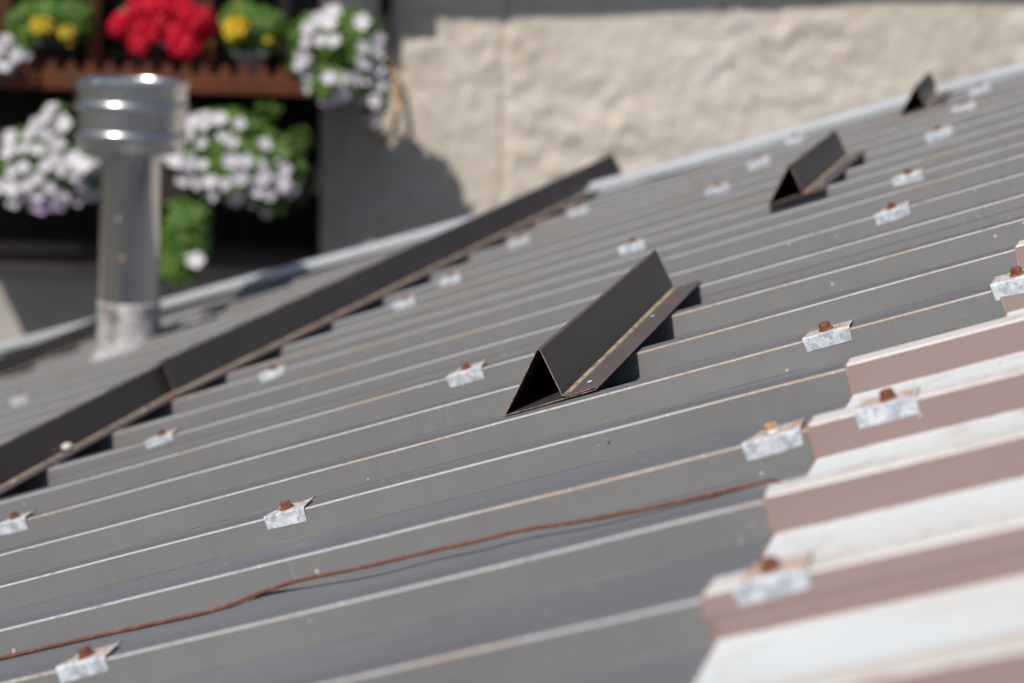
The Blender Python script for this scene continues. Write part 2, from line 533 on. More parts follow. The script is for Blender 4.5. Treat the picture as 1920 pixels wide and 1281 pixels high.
def sheet_mesh(ks, xs, zoff, slots, end, border=False, jag=0.0, seed=0, lap=True):
    """one profiled sheet over the ribs ks, along the stations xs, as a thin closed skin"""
    prof = []
    for i, (a, b) in enumerate(zip(ks, ks[1:])):
        q = rib_profile(RIBS[a], RIBS[b], first_half=(i == 0 and lap), last=(i == len(ks) - 2))
        if i:
            q = q[4:]
        prof += q
    bm = bmesh.new()
    T = 0.0008
    grid = []
    for layer in (0, 1):
        rows = []
        for ix, x in enumerate(xs):
            row = []
            for j, (y, z, mi) in enumerate(prof):
                wob = 0.0010 * noise.noise(Vector((x * 2.1, y * 3.0, 1.7))) + 0.0004 * noise.noise(Vector((x * 7, y * 9, 5.2)))
                edge = 0.0005 * noise.noise(Vector((x * 60, y * 20, 3.1))) if mi == 1 else 0
                xx = x
                if ix < 2 and jag:
                    xx = x + jag * noise.noise(Vector((y * 9, seed, 1))) + 0.4 * jag * noise.noise(Vector((y * 60, seed, 2)))
                row.append(bm.verts.new((xx, y + wob * 1.2 + edge, z + wob + zoff - layer * T)))
            rows.append(row)
        grid.append(rows)
    nx, ny = len(xs), len(prof)
    for layer, g in enumerate(grid):
        for i in range(nx - 1):
            for j in range(ny - 1):
                f = bm.faces.new((g[i][j], g[i + 1][j], g[i + 1][j + 1], g[i][j + 1]))
                f.material_index = end if (border and i == 0 and layer == 0) else slots[prof[j][2]]
                f.smooth = True
                if layer:
                    f.normal_flip()
    for a in (0, nx - 1):
        for j in range(ny - 1):
            f = bm.faces.new((grid[0][a][j], grid[0][a][j + 1], grid[1][a][j + 1], grid[1][a][j]))
            f.material_index = end
    for j in (0, ny - 1):
        for i in range(nx - 1):
            f = bm.faces.new((grid[0][i][j], grid[0][i + 1][j], grid[1][i + 1][j], grid[1][i][j]))
            f.material_index = slots[2]
    # every bend is a crisp fold: smooth only along the rib
    for g in grid:
        for i in range(nx - 1):
            for j in range(ny):
                e = bm.edges.get((g[i][j], g[i + 1][j]))
                if e:
                    e.smooth = False
    return bm


def edge_u(x):                                # the verge beside the house runs at a skew to the ribs
    P = ((-5, 5.6), (-3.9, 4.95), (-3.25, 4.57), (-2.25, 4.12), (-1.65, 3.91), (-1.08, 3.745), (-0.59, 3.62), (-0.15, 3.515), (0.12, 3.44), (0.4, 3.32), (2.0, 2.75), (4, 2.1))
    for (a, b), (c, d) in zip(P, P[1:]):
        if x <= c:
            return b + (d - b) * (x - a) / (c - a)
    return P[-1][1]


roof = thing('metal_roof', 'grey ribbed metal roof in the foreground, its upper sheets pink and white', 'roof', ROOF)
sharp = 0.6


def finish_sheet(bm, cut):
    if cut:
        gone = [v for v in bm.verts if v.co.y > edge_u(v.co.x) + .30]
        bmesh.ops.delete(bm, geom=gone, context='VERTS')
        for v in bm.verts:                    # trimmed along the verge
            v.co.y = min(v.co.y, edge_u(v.co.x))
        bmesh.ops.dissolve_degenerate(bm, dist=1e-5, edges=bm.edges[:])
    bmesh.ops.recalc_face_normals(bm, faces=bm.faces)


def lin(a, b, step):
    n = max(2, int(round((b - a) / step)) + 1)
    return [a + (b - a) * i / (n - 1) for i in range(n)]


spans = [(-6, -2), (-2, 3), (3, 7), (7, 11), (11, 15), (15, 19), (19, 23), (23, KMAX)]
for i, (a, b) in enumerate(spans):
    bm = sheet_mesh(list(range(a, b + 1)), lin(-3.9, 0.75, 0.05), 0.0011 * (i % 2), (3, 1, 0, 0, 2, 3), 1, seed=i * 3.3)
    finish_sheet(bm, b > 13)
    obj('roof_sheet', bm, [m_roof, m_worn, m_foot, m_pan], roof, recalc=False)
# the upper run of sheets, laid over the grey one
for i, (a, b, x0, x1) in enumerate(((-6, 0, 0.404, 2.6), (0, 3, 0.402, 2.6), (3, 7, 0.531, 2.6), (7, 11, 0.545, 2.6), (11, 15, .545, 2.2), (15, 18, .55, 1.6))):
    xs = [x0, x0 + 0.0022] + lin(x0 + 0.03, x1, 0.06)
    bm = sheet_mesh(list(range(a, b + 1)), xs, 0.0030 + 0.0012 * (i % 2), (0, 2, 1, 1, 4, 2), 3, True, jag=0.010, seed=20 + i)
    finish_sheet(bm, b > 8)
    o = obj('roof_sheet', bm, [m_whiteflat, m_brown, m_cream, m_rustend, m_pinkfoot], roof, recalc=False)
    o['label'] = 'upper roof sheet with white flats and pinkish brown rib sides'
# galvanised trim along the verge
bm = bmesh.new()
for x0, x1 in ((-3.9, 2.0),):
    sec = [(-0.045, -0.004), (-0.045, 0.008), (-0.012, 0.009), (-0.006, 0.016), (0.010, 0.019), (0.016, 0.016), (0.022, -0.10), (0.018, -0.10), (0.015, -0.004)]
    rows = []
    for x in lin(x0, x1, 0.12):
        y = edge_u(x)
        wz = max(0.0, min(0.016, (-.2 - x) * .009)) + 0.003 * noise.noise(Vector((x * 1.7, 0, 0)))
        rows.append([bm.verts.new((x + 0.33 * dy, y + dy, dz + wz)) for dy, dz in sec])
    for a, b in zip(rows, rows[1:]):
        for j in range(len(sec)):
            bm.faces.new((a[j], b[j], b[(j + 1) % len(sec)], a[(j + 1) % len(sec)]))
    bm.faces.new(rows[0])
    bm.faces.new(rows[-1][::-1])
obj('verge_trim', bm, m_trim, roof)
# what carries the roof: boards and barn walls below
bm = bmesh.new()
vs = [bm.verts.new((x, y, z)) for z in (-0.12, -0.055) for x, y in ((-3.85, -1.2), (2.5, -1.2), (2.5, edge_u(2.5) - .06), (-3.85, edge_u(-3.85) - .06))]
for ix in ((0, 1, 2, 3), (4, 7, 6, 5), (0, 4, 5, 1), (1, 5, 6, 2), (2, 6, 7, 3), (3, 7, 4, 0)):
    bm.faces.new([vs[i] for i in ix])
obj('roof_deck', bm, m_wooddark, roof)
barn = thing('barn', 'wooden barn wall standing under the metal roof', 'barn', Matrix.Identity(4))
bm = bmesh.new()
cs = [ROOF @ Vector((x, y, -0.125)) for x, y in ((-3.6, -1.1), (2.3, -1.1), (2.3, edge_u(2.3) - .2), (-3.6, edge_u(-3.6) - .2))]
lo = [bm.verts.new((c.x, c.y, -0.05)) for c in cs]
hi = [bm.verts.new(c) for c in cs]
for i in range(4):
    bm.faces.new((lo[i], lo[(i + 1) % 4], hi[(i + 1) % 4], hi[i]))
obj('wall', bm, m_woodgrey, barn)

# ------------------------------------------------------------------ roof clips (storm washers)
CL = 0.049


def plate_mesh(horn, skew):
    # plate: bent saddle, thin; local x along the rib, y across, z off the roof; origin on the front bend
    bm = bmesh.new()
    xs = [-CL / 2, -CL / 2 + .009, 0, CL / 2 - .008, CL / 2]
    T = 0.0016

    def sect(i):
        up = (0.0, 0.0, 0.0, 0.0006, 0.0026)[i] * horn
        sk = (0.0075, 0.002, 0, 0.0, 0.0)[i] * skew
        dx = (0.0012, 0, 0, 0.001, -0.0008)[i]
        return [(dx, -0.0042, -0.0135), (0, -0.0030, 0.0004), (0, -0.0012, 0.0022), (sk, 0.016, 0.0026 + up * .5), (sk, 0.0275, 0.0026 + up),
                (sk, 0.0298, 0.0005 + up)]
    top, bot = [], []
    for i, x in enumerate(xs):
        s = sect(i)
        top.append([bm.verts.new((x + a, y, z)) for a, y, z in s])
        off = [(0, T, 0), (0, T, 0), (0, T * .6, -T * .9), (0, 0, -T), (0, -T * .3, -T), (0, -T, 0)]
        bot.append([bm.verts.new((x + a + o[0], y + o[1], z + o[2])) for (a, y, z), o in zip(s, off)])
    n = 6
    for i in range(4):
        for j in range(n - 1):
            f = bm.faces.new((top[i][j], top[i + 1][j], top[i + 1][j + 1], top[i][j + 1]))
            f.material_index = 1 if (j >= 2) else 0
            f = bm.faces.new((bot[i][j], bot[i][j + 1], bot[i + 1][j + 1], bot[i + 1][j]))
        for j in (0, n - 1):
            f = bm.faces.new((top[i][j], top[i + 1][j], bot[i + 1][j], bot[i][j]))
            f.material_index = 2
    for i in (0, 4):
        for j in range(n - 1):
            f = bm.faces.new((top[i][j], top[i][j + 1], bot[i][j + 1], bot[i][j]))
            f.material_index = 2
    bmesh.ops.recalc_face_normals(bm, faces=bm.faces)
    me = bpy.data.meshes.new('clip_plate')
    bm.to_mesh(me)
    bm.free()
    for m in (m_zinc, m_zincrust, m_cut):
        me.materials.append(m)
    return me


def clip_parts():
    me = {}
    for pn, horn, skew in (('plate', 1.0, 1.0), ('flat_plate', 0.15, 0.3), ('bent_plate', 0.5, 1.3)):
        me[pn] = plate_mesh(horn, skew)
    # washer
    bm = bmesh.new()
    lathe(bm, [(0.0074, 0.0), (0.0076, 0.0008), (0.0066, 0.0020), (0.0048, 0.0024)], 18, cap0=True, cap1=True)
    bmesh.ops.recalc_face_normals(bm, faces=bm.faces)
    me['washer'] = bpy.data.meshes.new('clip_washer')
    bm.to_mesh(me['washer'])
    bm.free()
    # hexagonal screw head
    for nm, m in (('bolt', m_rust), ('paler_bolt', m_lightrust)):
        bm = bmesh.new()
        lathe(bm, [(0.0058, 0.0), (0.0058, 0.0046), (0.0050, 0.0058), (0.0022, 0.0062)], 6, cap0=True, cap1=True)
        bmesh.ops.recalc_face_normals(bm, faces=bm.faces)
        me[nm] = bpy.data.meshes.new('clip_' + nm)
        bm.to_mesh(me[nm])
        bm.free()
        me[nm].materials.append(m)
    me['washer'].materials.append(m_rust)
    return me


cm = clip_parts()
cw = cm['washer'].copy()
cw.materials.clear()
cw.materials.append(m_zinc)
# pixel of the middle of each front bend in the photo, rib number, label
CLIPS = [
    (25, 979, 5, 'bright clip with rusty bolt cut off by the left frame edge below the long rail'),
    (538, 962, 3, 'sharp grey clip with brown bolt and turned-up rusty corner, nearest above the wire'),
    (157, 1245, 1, 'blurred clip with orange rusted top at bottom left corner below the wire'),
    (293, 827, 7, 'clip with rusty corner just below the joint of the long snow rail'),
    (512, 698, 9, 'clip below the long rail, first one up the roof from the rail joint'),
    (748, 572, 12, 'soft white clip below the long rail, second one up from the rail joint'),
    (857, 514, 13, 'blurred clip below the long rail, third one up from the rail joint'),
    (965, 457, 15, 'blurred clip below the long rail, fourth one up from the rail joint'),
    (1082, 396, 17, 'farthest small blurred clip beside the upper end of the long snow rail'),
    (34, 748, 14, 'lone pale clip near the left edge, between the long snow rail and the verge'),
    (868, 703, 6, 'clip with rust streak and red bolt left of the nearest triangular snow guard'),
    (1177, 466, 11, 'blurred clip with rust spot just left of the tip of the nearest snow guard'),
    (1338, 360, 14, 'blurred clip left of the middle snow guard, lower of the pair beside its open end'),
    (1418, 306, 16, 'faint clip left of the middle snow guard, upper of the pair beside its open end'),
    (1487, 263, 18, 'faintest clip near the verge trim above the middle snow guard ridge'),
    (1450, 820, 2, 'bright clip with pale tan screw at the edge where grey sheet meets pink sheet'),
    (1548, 631, 4, 'sharp clip with rusty red bolt, alone on grey sheet right of the nearest snow guard'),
    (1670, 400, 8, 'clip with small red bolt below and right of the middle snow guard'),
    (1703, 330, 10, 'clip with rusty corner right of the middle snow guard, level with its foot'),
    (1750, 262, 13, 'blurred clip with red dot midway between the middle and farthest snow guards'),
    (1806, 202, 15, 'blurred clip right of the farthest snow guard, lower of the two there'),
    (1832, 172, 17, 'pale blurred clip right of the farthest snow guard, nearest the verge'),
    (1672, 752, 2, 'big clip with square red bolt on the second pink rib from the lap'),
    (1460, 1076, 0, 'very blurred large clip with orange bolt on the pink sheet corner at lower right'),
    (1908, 525, 4, 'clip cut off by the right frame edge holding the pink sheet end'),
    (404, 586, 18, 'smeared pale clip beside the white sealant just right of the flue pipe foot'),
]
for i, (px, py, k, lab) in enumerate(CLIPS):
    x, y = on_roof(px, py)
    pink = 0.0045 if (x > 0.40 and k < 4) or k == 4 and x > 0.5 else 0.0012
    mat = ROOF @ Matrix.Translation((x, RIBS[k], pink)) @ Matrix.Rotation(random.uniform(-.03, .03), 4, 'Z')
    t = thing('roof_clip', lab, 'roof clip', mat, 'galvanized clips screwed to the roof ribs')
    p = bpy.data.objects.new('plate', cm['plate' if i in (0, 1, 2, 3, 10) else ('flat_plate', 'bent_plate')[i % 2]])
    p.scale = (random.uniform(.95, 1.06), 1, random.uniform(.92, 1.08))
    p.rotation_euler = (random.uniform(-.03, .02), random.uniform(-.02, .02), 0)
    wsh = bpy.data.objects.new('washer', cw if i == 15 else cm['washer'])
    b = bpy.data.objects.new('bolt', cm['paler_bolt'] if i == 15 else cm['bolt'])
    for o in (p, wsh, b):
        col.objects.link(o)
        o.parent = t
    wsh.location = (random.uniform(-.003, .003), 0.011, 0.0024)
    b.location = wsh.location + Vector((0, 0, 0.0016))
    b.rotation_euler = (random.uniform(-.08, .08), random.uniform(-.08, .08), random.random())


# ------------------------------------------------------------------ snow guards: folded triangular profiles across the ribs
def guard_mesh(length, sc=1.0, open_end=True, seed=0):
    """runs along +y from 0, section in x (up the roof) and z"""
    loop = [(0.107, 0.0012), (0.110, 0.0030), (0.107, 0.0050), (0.0745, 0.0036), (0.0700, 0.0056), (0.0625, 0.0590), (0.0600, 0.0612),
            (0.0570, 0.0590), (0.0012, 0.0022), (-0.0010, 0.0006), (0.004, 0.0)]
    loop = [(a * sc, b * sc) for a, b in loop]
    T = 0.0012
    n = len(loop)
    inner = []
    for i in range(n):
        a, b, c = (Vector(loop[(i + d) % n]) for d in (-1, 0, 1))
        d1 = (b - a).normalized()
        d2 = (c - b).normalized()
        nn = Vector((-(d1.y + d2.y), d1.x + d2.x))
        nn = nn.normalized() if nn.length > 1e-6 else Vector((-d1.y, d1.x))
        k = max(0.55, nn.dot(Vector((-d1.y, d1.x))))
        # inside of the loop (which runs anticlockwise)
        inner.append(b + nn * min(T / k, 0.0019))
    # keep the folded flange from crossing itself
    inner[0] = Vector((loop[0][0], 0.0024 * sc))
    inner[1] = Vector((loop[1][0] - .0010, 0.0030 * sc))
    inner[2] = Vector((loop[2][0], 0.0038 * sc))
    inner[3] = Vector((loop[3][0], 0.0026 * sc))
    mats = [1, 1, 1, 2, 0, 3, 3, 0, 0, 0, 0]
    bm = bmesh.new()
    ys = lin(0, length, 0.05)
    O, I = [], []
    for y in ys:
        dx = 0.0012 * noise.noise(Vector((y * 3, seed, 0)))
        dz = 0.0007 * noise.noise(Vector((y * 3, seed, 7)))
        O.append([bm.verts.new((a + dx, y, b + abs(dz))) for a, b in loop])
        I.append([bm.verts.new((a + dx, y, b + abs(dz))) for a, b in inner])
    for q in range(len(ys) - 1):
        for j in range(n):
            k = (j + 1) % n
            f = bm.faces.new((O[q][j], O[q + 1][j], O[q + 1][k], O[q][k]))
            f.material_index = mats[j]
            f = bm.faces.new((I[q][j], I[q][k], I[q + 1][k], I[q + 1][j]))
            f.material_index = 0
    for q in (0, len(ys) - 1):
        for j in range(n):
            k = (j + 1) % n
            f = bm.faces.new((O[q][j], O[q][k], I[q][k], I[q][j]))
            f.material_index = 4
    return bm


GM = [m_guard, m_flange, m_dirt, m_flange, m_cut]


def place_guard(p0, p1, zlift=0.0015):
    """matrix with y running from roof point p0 to p1 (x, y on the roof)"""
    d = Vector((p1[0] - p0[0], p1[1] - p0[1], 0))
    yv = d.normalized()
    xv = Vector((yv.y, -yv.x, 0))
    m = Matrix(((xv.x, yv.x, 0, p0[0]), (xv.y, yv.y, 0, p0[1]), (0, 0, 1, zlift), (0, 0, 0, 1)))
    return ROOF @ m, d.length


def rivets(parent, ys):
    for y in ys:
        bm = bmesh.new()
        lathe(bm, [(0.0034, 0.0), (0.0033, 0.0008), (0.0020, 0.0016), (0.0004, 0.0018)], 10, cap0=True, cap1=True)
        o = obj('rivet', bm, m_zinc, parent, smooth=True)
        o.location = (0.090 + random.uniform(-.004, .004), y, 0.0054)


# three short ones in a line
a = on_roof(947, 783)
f1 = on_roof(1315, 530)
m, L = place_guard(a, (f1[0] - 0.104, f1[1]))
g = thing('snow_guard', 'sharp dark brown folded snow guard, largest and nearest of the three short ones', 'snow guard', m, 'short triangular snow guards')
obj('folded_plate', guard_mesh(L - 0.02, seed=1), GM, g)
rivets(g, (.035, L * .62))
a = on_roof(1440, 388)
f2 = on_roof(1597, 298)
m, L = place_guard(a, (f2[0] - 0.075, f2[1] + .06))
g = thing('snow_guard', 'short dark brown snow guard farther up right, middle one of the three', 'snow guard', m, 'short triangular snow guards')
obj('folded_plate', guard_mesh(L * .94, 0.92, seed=2), GM, g)
rivets(g, (.05, L * .78))
a = on_roof(1686, 220)
f3 = on_roof(1752, 187)
m, L = place_guard(a, (f3[0] - 0.062, f3[1] + .13))
g = thing('snow_guard', 'small blurred snow guard close to the verge trim, farthest of the three', 'snow guard', m, 'short triangular snow guards')
obj('folded_plate', guard_mesh(L, 0.86, seed=3), GM, g)

# the long rail, two lengths joined
pa = on_roof(0, 932)
pb = on_roof(328, 750)
pc = on_roof(1192, 325)
d = (Vector(pc) - Vector(pb)).normalized()
d0 = (Vector(pa) - Vector(pb)).normalized()
W_ = 0.105
start = (pb[0] + d0.x * 1.9 - W_, pb[1] + d0.y * 1.9)
m, L = place_guard(start, (pb[0] - W_, pb[1]))
rail = thing('snow_guard_rail', 'long dark brown snow rail crossing the roof from left edge up to the verge', 'snow guard', m)
obj('rail_length', guard_mesh(L + 0.115, 0.975, seed=4), GM, rail)
rivets(rail, (L - .9, L - .5, L - .08, L + .35, L + .8, L + 1.3))
m2, L2 = place_guard((pb[0] - W_ - .003 + d.x * .075, pb[1] - .012 + d.y * .075), (pc[0] - W_, pc[1]), 0.0022)
o = obj('rail_length', guard_mesh(L2, 1.07, seed=5), GM, rail)
o.matrix_local = m.inverted() @ m2
# the second rail, lower down by the flue
qa = on_roof(0, 712)
qb = on_roof(377, 556)
dd = Vector(qa) - Vector(qb)
qa2 = Vector(qa) + dd.normalized() * 0.6
m3, L3 = place_guard((qa2.x - .09, qa2.y), (qb[0] - .09, qb[1]))
rail2 = thing('snow_guard_rail', 'dark snow rail running behind the flue pipe along the far verge at left', 'snow guard', m3)
obj('rail_length', guard_mesh(L3, 0.86, seed=6), GM, rail2)
# a small pale stone lodged on the rail's flange
x, y = on_roof(143, 848)
bm = bmesh.new()
bmesh.ops.create_icosphere(bm, subdivisions=2, radius=0.008)
for v in bm.verts:
    v.co = Vector((v.co.x * 1.1, v.co.y * 1.3, v.co.z * 0.8)) * (1 + .25 * noise.noise(v.co * 160))
o = obj('pebble', bm, m_stone, smooth=True)
o.matrix_world = ROOF @ Matrix.Translation((x - 0.012, y, 0.0125))
tag(o, 'tiny pale pebble lodged against the long snow rail near the left edge', 'pebble')

# ------------------------------------------------------------------ rusty wire lying along the ribs
wp = [(-160, 1266, .004), (0, 1227, .004), (180, 1193, .004), (350, 1156, .004), (430, 1135, .004), (487, 1112, .006), (545, 1093, .010), (600, 1080, .012), (700, 1060, .013), (800, 1035, .012),
      (890, 1016, .012), (988, 993, .011), (1110, 974, .009), (1237, 949, .006), (1340, 926, .004), (1437, 903, .002), (1465, 906, .002), (1510, 918, .002)]
pts = []
for px, py, h in wp:
    x, y = on_roof(px, py, -H + h)
    pts.append(Vector((x, min(y, RIBS[2] - 0.0115) if h < .005 else y, -H + h)))
pts.sort(key=lambda p: p.x)
fine = []
for i in range(len(pts) - 1):
    p0, p1, p2, p3 = pts[max(i - 1, 0)], pts[i], pts[i + 1], pts[min(i + 2, len(pts) - 1)]
    for s in range(8):
        t = s / 8
        q = 0.5 * ((2 * p1) + (p2 - p0) * t + (2 * p0 - 5 * p1 + 4 * p2 - p3) * t * t + (3 * p1 - p0 - 3 * p2 + p3) * t ** 3)
        q.z += 0.0004 * noise.noise(Vector((q.x * 25, 0, 0)))
        q.y += 0.0007 * noise.noise(Vector((q.x * 22, 4, 0)))
        fine.append(q)
bm = bmesh.new()
tube(bm, fine, lambda i: 0.0017 * (1 + .28 * noise.noise(Vector((i * 1.3, 0, 0)))), 8)
o = obj('wire', bm, m_rust, smooth=True)
o.matrix_world = ROOF
tag(o, 'rusty brown wire lying along the grey roof ribs in the lower foreground', 'wire')

# ------------------------------------------------------------------ flue pipe
cx_, cy_ = on_roof(241, 648)
base = ROOF @ Vector((cx_, cy_, 0))
flue = thing('flue_pipe', 'shiny stainless steel flue pipe with wide banded cowl rising from the grey roof', 'chimney', Matrix.Translation(base) @ Matrix.Rotation(0.014, 4, 'Y') @ Matrix.Rotation(-0.09, 4, 'X'))
PXM = base.y / 0.9694 / F * 1.0
pipe_r = 0.075
bm = bmesh.new()
lathe(bm, [(pipe_r, -0.12), (pipe_r, 0.20), (pipe_r + .0006, 0.2005), (pipe_r + .0006, 0.53)], 56, cap0=True, cap1=True)
p = obj('pipe', bm, m_steel, flue, smooth=True)
e = p.modifiers.new('split', 'EDGE_SPLIT')
e.split_angle = R(12)
bm = bmesh.new()
prof = [(0.070, 0.486), (0.079, 0.489), (0.096, 0.494), (0.116, 0.498), (0.130, 0.504), (0.1365, 0.514)]
def rc(z):
    return 0.1375 + (z - .52) * .03
for zb in (0.532, 0.606):
    prof += [(rc(zb) + .0058 * math.sin(math.pi * q / 8) ** .8, zb + .022 * q / 8) for q in range(9)]
prof += [(0.1415, 0.664), (0.1440, 0.666), (0.1455, 0.671), (0.1440, 0.680), (0.1410, 0.682), (0.139, 0.678), (0.134, 0.590), (0.06, 0.55)]
lathe(bm, prof, 64, cap0=True, cap1=True)
cowl = obj('cowl', bm, m_steelb, flue, smooth=True)
e = cowl.modifiers.new('split', 'EDGE_SPLIT')
e.split_angle = R(36)
bm = bmesh.new()
lathe(bm, [(0.0, 0.669), (0.06, 0.667), (0.125, 0.662), (0.1375, 0.659)], 48)
obj('cowl_lid', bm, m_steel, cowl, smooth=True)
bm = bmesh.new()
lathe(bm, [(0.112, -0.075), (0.096, -0.035), (0.083, 0.0), (0.0795, 0.06), (0.0785, 0.10), (0.080, 0.106), (0.080, 0.114), (0.0755, 0.116)], 48)
for v in bm.verts:
    v.co += Vector((v.co.x, v.co.y, 0)) * 0.07 * noise.noise(v.co * 30)
obj('collar', bm, m_seal, flue, smooth=True)
bm = bmesh.new()
x0_, y0_ = on_roof(300, 622)
x1_, y1_ = on_roof(400, 594)
pp = []
for i in range(15):
    t_ = i / 14
    pp.append(Vector((x0_ + (x1_ - x0_) * t_, y0_ + (y1_ - y0_) * t_ + .006 * noise.noise(Vector((t_ * 5, 0, 9))), .004)))
tube(bm, pp, lambda i: .015 * (1 + .35 * noise.noise(Vector((i * .7, 1, 0)))), 8)
for v in bm.verts:
    v.co.z = max(v.co.z * .6, -.004)
o = obj('sealant_bead', bm, m_seal, flue, smooth=True)
o.matrix_local = flue.matrix_world.inverted() @ ROOF
for ang, zb, mt in ((-1.6, .235, m_lightrust), (-1.75, .33, m_steel), (-2.0, .671, m_steel), (-1.35, .679, m_steel)):
    bm = bmesh.new()
    bmesh.ops.create_uvsphere(bm, u_segments=10, v_segments=6, radius=0.006)
    rr = 0.0755 if zb < .5 else .1470
    for v in bm.verts:
        v.co += Vector((math.cos(ang) * rr, math.sin(ang) * rr, zb))
    obj('rivet', bm, mt, flue if zb < .5 else cowl, smooth=True)

# ------------------------------------------------------------------ the house behind
WY = 7.6
house = thing('house', 'old rendered house behind the roof with wooden window and flower shelf', 'house', Matrix.Identity(4))
X0, X1 = -6.0, 6.5


def hz(px, py):
    p = at(px, py, WY)
    return p.x, p.z


xL, zT = hz(0, 175)           # underside of the shelf at left
openR = hz(600, 300)[0]       # right jamb of the lower opening
winR = hz(572, 60)[0]         # right side of the upper window
z_shelf = hz(300, 160)[1]
z_sill = hz(90, 492)[1]
EAVE_Z = hz(820, 30)[1] - 0.75 * RAY.z / RAY.y
# render: a displaced skin right of the openings, and below them
def wall_patch(xa, xb, za, zb, nx, nz, amp, mat, name, groove=None, seed=0):
    bm = bmesh.new()
    rows = []
    for j in range(nz + 1):
        z = za + (zb - za) * j / nz
        row = []
        for i in range(nx + 1):
            x = xa + (xb - xa) * i / nx
            q = Vector((x, z, seed))
            k_ = max(0.15, .75 + 1.3 * noise.noise(q * 1.6 + Vector((5, 0, 0))))
            dd = amp * (0.8 * noise.noise(q * 1.9) + k_ * (0.55 * noise.noise(Vector((q.x * 5, q.y * 8, seed))) + .55 * noise.noise(q * 15) + .45 * noise.noise(q * 33)))
            ed = min(x - xa, xb - x, z - za, zb - z)
            dd *= min(1, max(0.0, ed / .06)) if amp else 1
            y = WY - dd
            if groove is not None:
                gx = groove + 0.012 * noise.noise(Vector((0, z * 3, 2)))
                y += 0.018 * math.exp(-((x - gx) / 0.014) ** 2)
                if x > gx:
                    y -= 0.008
            row.append(bm.verts.new((x, y, z)))
        rows.append(row)
    for a, b in zip(rows, rows[1:]):
        for i in range(nx):
            bm.faces.new((a[i], a[i + 1], b[i + 1], b[i])).smooth = True
    # returns so that the render has thickness
    o = obj(name, bm, mat, house, recalc=False)
    s = o.modifiers.new('thick', 'SOLIDIFY')
    s.thickness = 0.25
    s.offset = -1 if o.data.polygons[0].normal.y < 0 else 1
    return o


gx = hz(946, 230)[0]
wall_patch(openR, X1, -0.1, EAVE_Z + .3, 520, 280, 0.016, m_stucco, 'rendered_wall', groove=gx)
z_low = hz(90, 500)[1] - 0.03
wall_patch(X0, openR, -0.1, z_low, 160, 90, 0.010, m_cement, 'plinth_wall', seed=4)
# lower opening: deep dark timber recess
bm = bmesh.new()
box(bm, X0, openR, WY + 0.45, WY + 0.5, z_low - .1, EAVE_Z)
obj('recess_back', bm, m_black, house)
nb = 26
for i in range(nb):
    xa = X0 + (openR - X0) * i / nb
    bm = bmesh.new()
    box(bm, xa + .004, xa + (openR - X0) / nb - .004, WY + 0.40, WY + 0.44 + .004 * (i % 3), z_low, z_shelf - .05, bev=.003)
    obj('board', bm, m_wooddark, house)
# floor of the recess and the sill beam
bm = bmesh.new()
box(bm, X0, openR - .002, WY - 0.03, WY + 0.40, z_low, z_low + 0.05, bev=.006)
obj('sill_beam', bm, m_woodpale, house)
bm = bmesh.new()
zz = hz(80, 463)[1]
box(bm, X0, hz(152, 463)[0], WY - 0.02, WY + 0.03, zz - .022, zz + .02, bev=.004)
obj('ledge_rail', bm, m_woodgrey, house)
# upper part: window in a wooden surround
zw0, zw1 = z_shelf + .02, EAVE_Z
for xa, xb in ((X0, hz(-330, 60)[0]),):
    bm = bmesh.new()
    box(bm, xa, xb, WY + .0, WY + .3, zw0, zw1)
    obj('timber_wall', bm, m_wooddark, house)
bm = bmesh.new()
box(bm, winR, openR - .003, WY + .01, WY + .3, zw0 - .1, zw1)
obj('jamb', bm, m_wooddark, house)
win = bpy.data.objects.new('window', None)
col.objects.link(win)
win.parent = house
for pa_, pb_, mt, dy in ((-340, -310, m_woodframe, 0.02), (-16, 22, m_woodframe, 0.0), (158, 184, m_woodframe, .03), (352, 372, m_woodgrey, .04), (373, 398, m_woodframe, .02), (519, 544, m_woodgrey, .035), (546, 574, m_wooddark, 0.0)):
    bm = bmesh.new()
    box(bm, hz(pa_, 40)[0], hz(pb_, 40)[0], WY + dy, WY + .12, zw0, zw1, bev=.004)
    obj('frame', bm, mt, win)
for pa_, pb_ in ((-310, -16), (22, 158), (184, 352), (398, 519)):
    bm = bmesh.new()
    box(bm, hz(pa_, 40)[0] - .01, hz(pb_, 40)[0] + .01, WY + .09, WY + .096, zw0, zw1)
    obj('pane', bm, m_glass, win)
bm = bmesh.new()
box(bm, X0, winR, WY + .30, WY + .32, zw0 - .1, zw1)
obj('room_back', bm, m_black, house)
# eaves above the frame, which throw the shade along the wall's top
xe = hz(820, 30)[0]


def eave_d(x):                                # the eave runs slightly out of line with the wall
    return 0.75 - 0.058 * (x - xe) * RAY.y / -RAY.z


bm = bmesh.new()
vs = [bm.verts.new((x, y, z)) for z in (EAVE_Z, EAVE_Z + .18) for x, y in ((X0 - .3, WY - eave_d(X0 - .3)), (X1 + .3, WY - eave_d(X1 + .3)), (X1 + .3, WY + 4.2), (X0 - .3, WY + 4.2))]
for ix in ((0, 3, 2, 1), (4, 5, 6, 7), (0, 1, 5, 4), (1, 2, 6, 5), (2, 3, 7, 6), (3, 0, 4, 7)):
    bm.faces.new([vs[i] for i in ix])
obj('eave', bm, m_woodgrey, house)
bm = bmesh.new()
zz = EAVE_Z
vs = [bm.verts.new((x, y, z)) for x in (X0 - .5, X1 + .5) for y, z in ((WY - eave_d(x) + .02, zz + .185), (WY + 1.9, zz + 1.75), (WY + 4.6, zz + .185), (WY + 4.6, zz + .3), (WY + 1.9, zz + 1.9), (WY - eave_d(x) + .02, zz + .30))]
n = 6
for i in range(n):
    bm.faces.new((vs[i], vs[(i + 1) % n], vs[n + (i + 1) % n], vs[n + i]))
bm.faces.new(vs[:n])
bm.faces.new(vs[n:][::-1])
